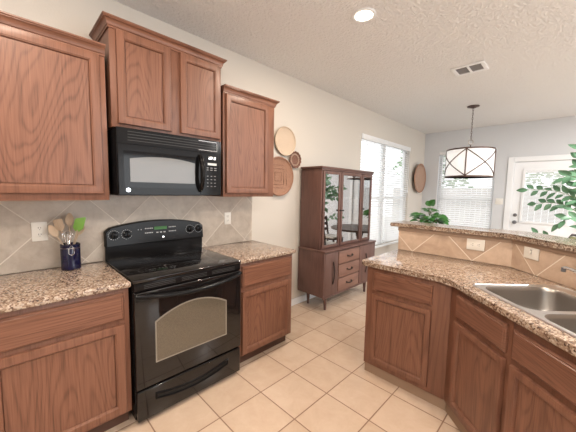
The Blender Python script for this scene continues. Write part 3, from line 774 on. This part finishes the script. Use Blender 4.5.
utensil('spoon', 'wooden spoon standing tallest in the navy crock', 'utensil', (.016, -.010, .016), (-.020, .004, .292), spoon, M_lwood)
utensil('spatula', 'green silicone spatula in the navy crock', 'utensil', (-.012, -.018, .016), (.014, .040, .256), spat(.010, .028, .092, .010), M_lwood, M_green)
utensil('spoon', 'beige slotted spoon leaning far right in the navy crock', 'utensil', (.000, -.030, .018), (-.022, .050, .225), spoon, M_beige)
utensil('spoon', 'beige serving spoon leaning far left in the navy crock', 'utensil', (.006, .030, .018), (-.018, -.066, .225), spoon, M_beige)
e = thing('whisk', 'steel wire whisk in front of the other utensils in the navy crock', 'whisk'); e.location = (cx + .012, cy_ - .004, cz + .030); e.rotation_euler = (.06, .05, 0)
b = nb(); tube(b, [(0, 0, 0), (0, 0, .135)], .006, 10); obj('handle', b, M_chrome, e)
b = nb()
for k_ in range(5):
    a = PI * k_ / 5; pts_ = []
    for i in range(17):
        u = i / 16 * 2 - 1; r = .028 * math.cos(u * PI / 2) ** .7 if abs(u) < 1 else 0
    for i in range(21):
        th = PI * i / 20; r = .026 * math.sin(th) ** .8 if 0 < i < 20 else .004
        pts_.append((0, 0, 0))
    pts_ = [(s_ * (.004 + .024 * math.sin(PI/2 * t_) ** 1.2) * math.cos(a), s_ * (.004 + .024 * math.sin(PI/2 * t_) ** 1.2) * math.sin(a), .13 + .065 * t_) for s_, t_ in [(-1, j / 6) for j in range(7)]]
    pts_ += [(-.028 * math.cos(PI * j / 8) * math.cos(a), -.028 * math.cos(PI * j / 8) * math.sin(a), .195 + .028 * math.sin(PI * j / 8)) for j in range(1, 8)]
    pts_ += [((.004 + .024 * math.sin(PI/2 * j / 6) ** 1.2) * math.cos(a), (.004 + .024 * math.sin(PI/2 * j / 6) ** 1.2) * math.sin(a), .13 + .065 * j / 6) for j in range(6, -1, -1)]
    tube(b, pts_, .0014, 6)
obj('wire_loops', b, M_chrome, e)

# ================================================================== WALL BASKETS
ry = Matrix.Rotation(PI/2, 4, 'Y')
def basket(name, label, y, z, r, d_, m, wav=0, rim=.006, x=.001, mrim=None):
    e = thing(name, label, 'basket', (x, y, z))
    e.rotation_euler = (0, PI/2, 0)
    b = nb(); lathe(b, [(.001, .006), (r * .45, .008), (r * .72, d_ * .35), (r * .93, d_ * .8), (r, d_), (r * .985, d_ * 1.02), (r * .9, d_ * .7), (r * .7, d_ * .2), (r * .45, .002), (.001, .0)][::-1], (0, 0, 0), 64, wav=wav, wavn=14); obj('basket_tray', b, m, e)
    b = nb(); tube(b, [(r * (1 + wav * math.cos(14 * 2*PI*i/84)) * math.cos(2*PI*i/84), r * (1 + wav * math.cos(14 * 2*PI*i/84)) * math.sin(2*PI*i/84), d_) for i in range(84)], rim, 8, True); obj('basket_rim', b, mrim or m, e)
    return e
basket('wall_basket', 'pale round woven basket, highest on the wall beside the cabinet', 1.832, 2.020, .160, .030, M_bk1, mrim=M_bk1)
basket('wall_basket', 'large brown round basket half hidden by the wall cabinet', 1.735, 1.613, .215, .040, M_bk2, rim=.009)
s3 = basket('wall_basket', 'small dark flower-edged basket between the two larger wall baskets', 2.000, 1.825, .095, .030, M_bk3, .05, .005)
b = nb()
for k_ in range(18):
    a = 2*PI*k_/18; c_ = (.066 * math.cos(a), .066 * math.sin(a), .0215)
    tube(b, [(c_[0] + .008 * math.cos(t_), c_[1] + .008 * math.sin(t_), c_[2]) for t_ in [2*PI*j/10 for j in range(10)]], .0022, 5, True)
obj('woven_loops', b, mat('pale_reed', (.55, .42, .33), .8), s3)
b = nb()
for sz in (.05, .09, .13):
    tube(b, [(sx_ * sz, sy_ * sz, .012 + sz * .03) for sx_, sy_ in ((-1, -1), (1, -1), (1, 1), (-1, 1))], .003, 6, True)
for o_ in C.objects:
    if o_.get('label', '').startswith('large brown round'): obj('woven_squares', b, M_bk3, o_)
basket('wall_basket', 'tan round basket on the wall between the left window and the corner', 5.865, 1.775, .300, .075, M_bk4, rim=.012, mrim=M_bk2)

# ================================================================== CHINA HUTCH (local x along wall, y=0 at the front plane of base)
HX0, HY0, HW, HD = .44, 2.085, 1.20, .405
h = thing('china_hutch', 'walnut china hutch with glass doors against the left wall', 'hutch', (HX0, HY0, 0), PI/2)
HB0, HB1 = .200, .738
b = nb()
box(b, 0, .018, 0, HD, HB0, HB1, .001); box(b, HW - .018, HW, 0, HD, HB0, HB1, .001); box(b, .018, HW - .018, .006, HD, HB0, HB0 + .03, .001); box(b, .018, HW - .018, .02, HD, HB0 + .03, HB1 - .0, .001)
obj('lower_case', b, M_wal, h)
b = nb(); box(b, -.006, HW + .006, -.012, HD, HB1, HB1 + .022, .004); obj('lower_top', b, M_walh, h)
b = nb(); box(b, 0, HW, .0, .012, HB0 - .016, HB0 + .002, .002); box(b, .03, HW - .03, .03, HD - .02, HB0 - .016, HB0, .002); obj('base_rail', b, M_walh, h)
for x in (.15, HW - .11):
    for y in (.085, HD - .05):
        b = nb(); tube(b, [(x, y, HB0 - .010), (x, y - (.004 if y < .1 else 0), 0)], [.026, .014], 14); obj('leg', b, M_wal, h)
dw = [(.022, .283), (.785, HW - .022)]
for x0_, x1_ in dw:
    b = nb(); box(b, x0_, x1_, -.002, .016, HB0 + .012, HB1 - .01, .002); dd = obj('door', b, M_wal, h)
    cx_ = x0_ + .15
    pp = [(cx_ + .018 * math.sin(PI * i / 14), -.010 - .010 * math.sin(PI * i / 14), .335 + .28 * i / 14) for i in range(15)]
    b = nb(); tube(b, pp, [.004] + [.008] * 13 + [.004], 8); obj('curved_pull', b, mat('pull_dark', (.03, .015, .012), .4), dd)
M_dwr = wood('walnut_drawer', (0.250, 0.135, 0.100), (0.11, 0.052, 0.038), True, rings=18.0)
for i in range(3):
    z0_ = HB0 + .014 + i * .173
    b = nb(); box(b, .298, .770, -.004, .016, z0_, z0_ + .163, .002); dd = obj('drawer', b, M_dwr, h)
    zc = z0_ + .085
    b = nb(); tube(b, [(.481, -.004, zc), (.484, -.022, zc - .002), (.511, -.026, zc - .010), (.556, -.026, zc - .010), (.583, -.022, zc - .002), (.586, -.004, zc)], .006, 8)
    box(b, .471, .491, -.008, -.003, zc - .012, zc + .012, .002); box(b, .576, .596, -.008, -.003, zc - .012, zc + .012, .002)
    obj('drawer_pull', b, M_slot, dd)
# upper case
uy0, uy1, UZ0, UZ1 = .085, HD, HB1 + .022, 1.722
b = nb(); box(b, .02, .038, uy0, uy1, UZ0, UZ1, .001); box(b, HW - .038, HW - .02, uy0, uy1, UZ0, UZ1, .001); box(b, .038, HW - .038, uy1 - .012, uy1, UZ0, UZ1); box(b, .038, HW - .038, uy0 + .002, uy1 - .012, UZ0, UZ0 + .03); box(b, .038, HW - .038, uy0 + .002, uy1 - .012, UZ1 - .03, UZ1)
obj('upper_case', b, M_wal, h)
b = nb(); box(b, .002, HW - .002, uy0 - .022, uy1, UZ1, UZ1 + .022, .004); box(b, .010, HW - .010, uy0 - .012, uy0 + .01, UZ1 - .022, UZ1, .003); obj('cornice', b, M_walh, h)
for z in (1.04, 1.35):
    b = nb(); box(b, .038, HW - .038, uy0 + .03, uy1 - .013, z, z + .018); obj('shelf', b, M_walh, h)
seg_ = [(.040, .392), (.406, .888), (.902, HW - .040)]
for k_, (x0_, x1_) in enumerate(seg_):
    z0_, z1_ = UZ0 + .012, UZ1 - .028; r = .036
    b = nb(); 
    box(b, x0_, x0_ + r, uy0 - .018, uy0 + .002, z0_, z1_, .003); box(b, x1_ - r, x1_, uy0 - .018, uy0 + .002, z0_, z1_, .003)
    box(b, x0_ + r, x1_ - r, uy0 - .018, uy0 + .002, z0_, z0_ + r, .003); box(b, x0_ + r, x1_ - r, uy0 - .018, uy0 + .002, z1_ - r, z1_, .003)
    dd = obj('glass_door', b, M_wal, h)
    b = nb(); box(b, x0_ + r - .002, x1_ - r + .002, uy0 - .009, uy0 - .006, z0_ + r - .002, z1_ - r + .002); obj('pane', b, M_cabglass, dd, smooth=False)
    b = nb(); xk = x1_ - .02 if k_ == 0 else x0_ + .02
    lathe(b, [(.006, 0), (.005, .010), (.011, .016), (.010, .024), (.001, .027)], (xk, uy0 - .018, 1.22), 14, Matrix.Rotation(PI/2, 4, 'X')); obj('knob', b, M_slot, dd)

# ================================================================== CEILING FIXTURES
for i, (x, y) in enumerate(CANS[:1]):
    e = thing('recessed_light', 'lit recessed downlight in the ceiling above the kitchen', 'light', (x, y, HC))
    b = nb(); lathe(b, [(.066, -.0005), (.088, -.0005), (.088, -.006), (.080, -.010), (.066, -.007), (.066, -.0005)], (0, 0, 0), 40); obj('trim_ring', b, M_white, e)
    b = nb(); lathe(b, [(.001, -.004), (.066, -.004), (.066, -.001), (.001, -.001)], (0, 0, 0), 32); obj('lens', b, M_lamp, e)
e = thing('air_return', 'white framed ceiling air grille with two dark louvred panels', 'vent', (1.545, 3.045, HC))
e.rotation_euler = (0, 0, 0)
hx, hy = .150, .125
b = nb(); box(b, -hx, hx, -hy, -hy + .036, -.012, -.0005, .003); box(b, -hx, hx, hy - .036, hy, -.012, -.0005, .003); box(b, -hx, -hx + .036, -hy + .036, hy - .036, -.012, -.0005, .003); box(b, hx - .036, hx, -hy + .036, hy - .036, -.012, -.0005, .003); box(b, -.011, .011, -hy + .036, hy - .036, -.012, -.0005, .002)
obj('frame', b, M_white, e)
M_lv = mat('vent_grey', (.30, .29, .29), .6)
for s_ in (-1, 1):
    b = nb()
    x0_, x1_ = (s_ * .062 - .052, s_ * .062 + .052)
    box(b, x0_, x1_, -hy + .036, hy - .036, -.0025, -.0008)
    y = -hy + .040
    while y < hy - .042: box(b, x0_, x1_, y, y + .004, -.0095, -.0025); y += .013
    obj('louvre_panel', b, M_lv, e, smooth=False)

# pendant
px_, py_ = 1.262, 4.569
e = thing('pendant_lamp', 'white drum pendant lamp with bronze cross bands over the dining table', 'pendant lamp', (px_, py_, HC))
b = nb(); lathe(b, [(.001, -.032), (.03, -.030), (.055, -.018), (.078, -.012), (.080, -.001), (.001, -.001)], (0, 0, 0), 32); obj('canopy', b, M_brz, e)
b = nb(); z = -.032; k_ = 0
while z > -.485:
    c_ = [(0, 0, 0)] * 0
    for i in range(12):
        a = 2*PI*i/12; u, v_ = .008 * math.cos(a), .021 * math.sin(a)
        c_.append((u, 0, z - .018 + v_) if k_ % 2 == 0 else (0, u, z - .018 + v_))
    tube(b, c_, .0028, 6, True); z -= .034; k_ += 1
obj('chain', b, M_brz, e)
b = nb(); tube(b, [(.036 * math.cos(2*PI*i/24) * .7071, -.036 * math.cos(2*PI*i/24) * -.7071, -.535 + .036 * math.sin(2*PI*i/24)) for i in range(24)], .006, 8, True); obj('loop_ring', b, M_brass, e)
RS, zt_, zb_ = .312, -.655, -1.060
b = nb(); lathe(b, [(RS - .004, zb_ + .004), (RS, zb_ + .004), (RS, zt_ - .004), (RS - .004, zt_ - .004), (RS - .004, zb_ + .004)], (0, 0, 0), 64)
sh = obj('lamp_shade', b, M_shade, e)
b = nb(); lathe(b, [(.001, zb_ + .012), (RS - .006, zb_ + .012), (RS - .006, zb_ + .016), (.001, zb_ + .016)], (0, 0, 0), 48); obj('diffuser', b, M_shade, e)
for z in (zt_, zb_):
    b = nb(); lathe(b, [(RS + .0005, z - .010), (RS + .008, z - .010), (RS + .008, z + .010), (RS + .0005, z + .010), (RS + .0005, z - .010)], (0, 0, 0), 64); obj('shade_hoop', b, M_brz, e)
nseg = 5; pha = math.radians(-60)
def onc(a, z, r=RS + .005): return (r * math.cos(a), r * math.sin(a), z)
b = nb()
fa0 = math.atan2(-.497 - py_, 2.406 - px_)   # where the upright post faces in the photo
for k_ in range(4):
    A = fa0 - .14 + k_ * PI / 2
    tube(b, [onc(A, zb_ + .010), onc(A, zt_ - .010)], .009, 6)
    for s_ in (0, 1):
        za, zb2 = (zt_ - .01, zb_ + .01) if s_ else (zb_ + .01, zt_ - .01)
        tube(b, [onc(A + PI/2 * j / 10, za + (zb2 - za) * j / 10) for j in range(11)], .0075, 6)
obj('cross_bands', b, M_brz, e)
b = nb(); tube(b, [(0, 0, -.571), (0, 0, zt_ - .02)], .007, 8)
for k_ in range(3):
    A = fa0 + k_ * 2*PI/3; tube(b, [(0, 0, zt_ - .005), onc(A, zt_ - .005, RS - .002)], .004, 6)
lathe(b, [(.018, zt_ - .09), (.020, zt_ - .02), (.001, zt_ - .015)], (0, 0, 0), 14); obj('inner_frame', b, M_brz, e)
l = bpy.data.lights.new('pendant_bulb', 'POINT'); l.energy = 5; l.shadow_soft_size = .05; l.color = (1, .96, .92); o = bpy.data.objects.new('pendant_bulb', l); C.objects.link(o); o.location = (px_, py_, HC - .80)

# ================================================================== PLANTS
def leaf(b, p, d_, nrm, L, wd, fold=.25, heart=False, droop=.25):
    d_ = Vector(d_).normalized(); nrm = Vector(nrm); nrm = (nrm - d_ * nrm.dot(d_)).normalized(); s_ = d_.cross(nrm); p = Vector(p)
    prof = [(0, .02), (.08, .55 if heart else .30), (.25, .95 if heart else .75), (.45, 1.0), (.68, .78), (.86, .42), (1, .02)]
    rows = []
    for t_, w_ in prof:
        c_ = p + d_ * (L * t_) - nrm * (droop * L * t_ * t_)
        ww = wd * w_ / 2
        rows.append((b.verts.new(c_ + s_ * ww + nrm * ww * fold), b.verts.new(c_), b.verts.new(c_ - s_ * ww + nrm * ww * fold)))
    for r0, r1 in zip(rows, rows[1:]):
        b.faces.new((r0[0], r0[1], r1[1], r1[0])); b.faces.new((r0[1], r0[2], r1[2], r1[1]))
TBX, TBY = 1.22, 4.42
# small plant on the dining table
pl = thing('potted_plant', 'small bushy green plant in a pot behind the left end of the bar', 'plant', (.80, 4.38, .762))
b = nb(); lathe(b, [(.001, 0), (.060, 0), (.068, .01), (.085, .15), (.090, .155), (.090, .170), (.080, .170), (.078, .145), (.001, .143)], (0, 0, 0), 28); obj('pot', b, M_pot, pl)
b = nb(); lathe(b, [(.001, .144), (.077, .144), (.077, .150), (.001, .152)], (0, 0, 0), 20); obj('soil', b, M_soil, pl)
random.seed(11)
bl_, bs = nb(), nb()
def stemleaf(tip, ld, nrm, L, wd, **kw):
    base = Vector((random.uniform(-.03, .03), random.uniform(-.03, .03), .15)); tip = Vector(tip)
    mid = (base + tip) / 2 + Vector((0, 0, .05)); tube(bs, [base, mid, tip], .003, 5); leaf(bl_, tip, ld, nrm, L, wd, heart=True, **kw)
for k_ in range(40):
    a = 2*PI*k_/40 + random.uniform(-.2, .2); r = random.uniform(.06, .19); z = .33 - r * .35 + random.uniform(-.04, .06)
    stemleaf((r * math.cos(a), r * math.sin(a), z), (math.cos(a), math.sin(a), random.uniform(-.35, .25)), (-.2 + .4 * math.cos(a), .4 * math.sin(a) - .35, 1), random.uniform(.13, .17), random.uniform(.11, .14))
for k_ in range(7):
    a = 2*PI*k_/7; stemleaf((.03 * math.cos(a), .03 * math.sin(a), .39 + .02 * (k_ % 3)), (math.cos(a), math.sin(a), .45), (0, -.3, 1), .11, .09)
for a_, z in ((-.6, .56), (2.4, .54)):
    stemleaf((.0, .0, z - .06), (math.cos(a_), math.sin(a_), .9), (.5, -1, .5), .14, .11, droop=.05)
obj('stems', bs, M_stem, pl); obj('leaves', bl_, M_leaf, pl, smooth=False)

# tall plant by the back door
tp = thing('tall_houseplant', 'tall leafy potted tree at the right edge, in front of the glass door', 'plant', (2.64, 4.90, 0))
b = nb(); lathe(b, [(.001, 0), (.13, 0), (.14, .01), (.18, .34), (.185, .345), (.185, .37), (.165, .37), (.16, .32), (.001, .315)], (0, 0, 0), 32); obj('pot', b, M_pot, tp)
b = nb(); lathe(b, [(.001, .316), (.16, .316), (.16, .325), (.001, .33)], (0, 0, 0), 24); obj('soil', b, M_soil, tp)
bs, bl_ = nb(), nb(); random.seed(5)
def bez(p, n_=12):
    p = [Vector(q) for q in p]; out = []
    for i in range(n_ + 1):
        t_ = i / n_; q = [x.copy() for x in p]
        while len(q) > 1: q = [a_.lerp(c_, t_) for a_, c_ in zip(q, q[1:])]
        out.append(q[0])
    return out
def branch(pts_, leaves, L=.15, r0=.007, start=.3):
    q = bez(pts_, 14); tube(bs, q, [r0 * (1 - .6 * i / 14) for i in range(15)], 6)
    for k_ in range(leaves):
        t_ = start + (1 - start) * k_ / max(1, leaves - 1); i = min(13, int(t_ * 14)); p = q[i].lerp(q[i + 1], t_ * 14 - i); d_ = (q[i + 1] - q[i]).normalized()
        side = d_.cross(Vector((0, 0, 1))).normalized() if abs(d_.z) < .95 else Vector((1, 0, 0))
        s_ = 1 if k_ % 2 else -1
        up = Vector((0, 0, 1)) * random.uniform(.2, 1.0) * s_
        ld = d_ * .8 + side * s_ * random.uniform(.1, .6) + up
        if k_ == leaves - 1: ld = d_
        tube(bs, [p, p + ld.normalized() * .02], .0025, 5)
        leaf(bl_, p + ld.normalized() * .02, ld, Vector((-.2, -1, .5)) + Vector((random.uniform(-.5, .5), random.uniform(-.3, .3), random.uniform(-.4, .4))), L * random.uniform(.8, 1.15), L * .52, droop=.15)
branch([(0, 0, .32), (-.05, 0, .9), (-.05, 0, 1.5), (-.18, -.05, 2.10)], 22, .14, .010, .40)
branch([(0, 0, .9), (-.15, .05, 1.3), (-.2, 0, 1.6), (-.17, .05, 2.0)], 16, .14, .008, .35)
branch([(0, 0, .32), (.05, .05, .9), (.1, 0, 1.4), (.02, .1, 1.95)], 12, .15, .010, .45)
branch([(0, 0, 1.2), (-.12, 0, 1.42), (-.32, -.02, 1.56), (-.66, -.05, 1.53)], 13, .13, .006, .35)
branch([(0, 0, 1.0), (-.15, .02, 1.28), (-.28, 0, 1.40), (-.56, 0, 1.34)], 10, .13, .006, .4)
branch([(0, 0, .9), (-.1, -.1, 1.15), (-.2, -.12, 1.25), (-.3, -.15, 1.10)], 6, .14, .006, .4)
branch([(-.02, 0, 1.4), (-.10, -.05, 1.65), (-.2, -.05, 1.75), (-.28, -.08, 1.70)], 11, .14, .006, .3)
branch([(0, 0, .6), (-.2, 0, .82), (-.42, 0, .90), (-.62, 0, .88)], 8, .12, .006, .4)
branch([(.0, 0, 1.3), (.2, .05, 1.6), (.35, 0, 1.65), (.5, 0, 1.55)], 9, .15, .006, .3)
branch([(.0, 0, 1.0), (.2, -.15, 1.2), (.3, -.25, 1.3), (.35, -.4, 1.2)], 8, .15, .006, .3)
branch([(0, 0, 1.1), (-.08, .15, 1.35), (-.12, .25, 1.5), (-.15, .35, 1.45)], 8, .15, .006, .3)
obj('stems', bs, M_stem, tp); obj('leaves', bl_, M_leaf2, tp, smooth=False)

# ================================================================== DINING SET (seen in the hutch glass)
tb = thing('dining_table', 'round dark pedestal dining table under the drum pendant', 'table', (TBX, TBY, 0))
b = nb(); lathe(b, [(.001, .725), (.54, .725), (.56, .735), (.56, .755), (.55, .762), (.001, .762)], (0, 0, 0), 56); obj('table_top', b, M_dwood, tb)
b = nb(); lathe(b, [(.06, .08), (.09, .12), (.05, .25), (.045, .5), (.08, .68), (.16, .725), (.001, .725)], (0, 0, 0), 24); obj('pedestal', b, M_dwood, tb)
for k_ in range(4):
    a = PI/4 + k_ * PI/2; b = nb(); tube(b, [(.03 * math.cos(a), .03 * math.sin(a), .14), (.2 * math.cos(a), .2 * math.sin(a), .12), (.34 * math.cos(a), .34 * math.sin(a), .022)], [.04, .035, .022], 10); obj('foot', b, M_dwood, tb)
def chair(label, x, y, rz):
    e = thing('dining_chair', label, 'chair', (x, y, 0), rz, 'dark chairs round the dining table')
    b = nb(); box(b, -.21, .21, -.21, .21, .43, .455, .006); obj('seat_frame', b, M_dwood, e)
    b = nb(); box(b, -.20, .20, -.20, .19, .455, .495, .018, 3); obj('cushion', b, M_cush, e)
    for sx in (-1, 1):
        b = nb(); box(b, sx * .19 - .016, sx * .19 + .016, -.20, -.168, 0, .43, .003); obj('leg', b, M_dwood, e)
        b = nb(); loops(b, [[(sx*.19-.016, .17+o_, z), (sx*.19+.016, .17+o_, z), (sx*.19+.016, .20+o_, z), (sx*.19-.016, .20+o_, z)] for o_, z in ((.02, 0), (0, .43), (.0, .50), (.06, .90))]); obj('leg', b, M_dwood, e)
    for z in (.58, .70, .82):
        b = nb(); box(b, -.175, .175, .185 + (z - .5) * .15, .200 + (z - .5) * .15, z, z + .06, .003); obj('back_rail', b, M_dwood, e)
    return e
ch = chair('dark dining chair at the near side of the round table', TBX + .25, TBY - .70, PI + .3)
dup(ch, (TBX + .78, TBY + .12, 0), -PI/2 - .1, 'dark dining chair at the right of the round table')

# bar stool behind the angled ledge; its back shows over the ledge at the right edge
bsx, bsy = 2.42, 2.62
st = thing('bar_stool', 'grey bar stool with sage green back pad behind the bar, at right edge', 'stool', (bsx + .02, bsy - .02, 0), -PI/4)
b = nb(); box(b, -.20, .20, -.20, .17, .70, .75, .02, 3); obj('seat', b, M_sage, st)
for sx in (-1, 1):
    b = nb(); tube(b, [(sx * .17, -.17, .70), (sx * .20, -.20, 0)], .013, 8); obj('leg', b, M_grey, st)
    b = nb(); tube(b, [(sx * .20, .21, 0), (sx * .18, .17, .70)], .013, 8); obj('leg', b, M_grey, st)
b = nb(); tube(b, [(-.19, -.19, .25), (.19, -.19, .25), (.19, .19, .25), (-.19, .19, .25)], .009, 8, True); obj('foot_ring', b, M_grey, st)
b = nb(); tube(b, [(-.215, .17, .72), (-.22, .20, 1.10), (-.21, .205, 1.125), (.21, .205, 1.125), (.22, .20, 1.10), (.215, .17, .72)], .010, 8); box(b, -.215, .215, .16, .18, .71, .73); obj('back_frame', b, M_grey, st)
b = nb(); box(b, -.205, .205, .175, .205, .84, 1.112, .008, 2); obj('back_pad', b, M_sage, st)
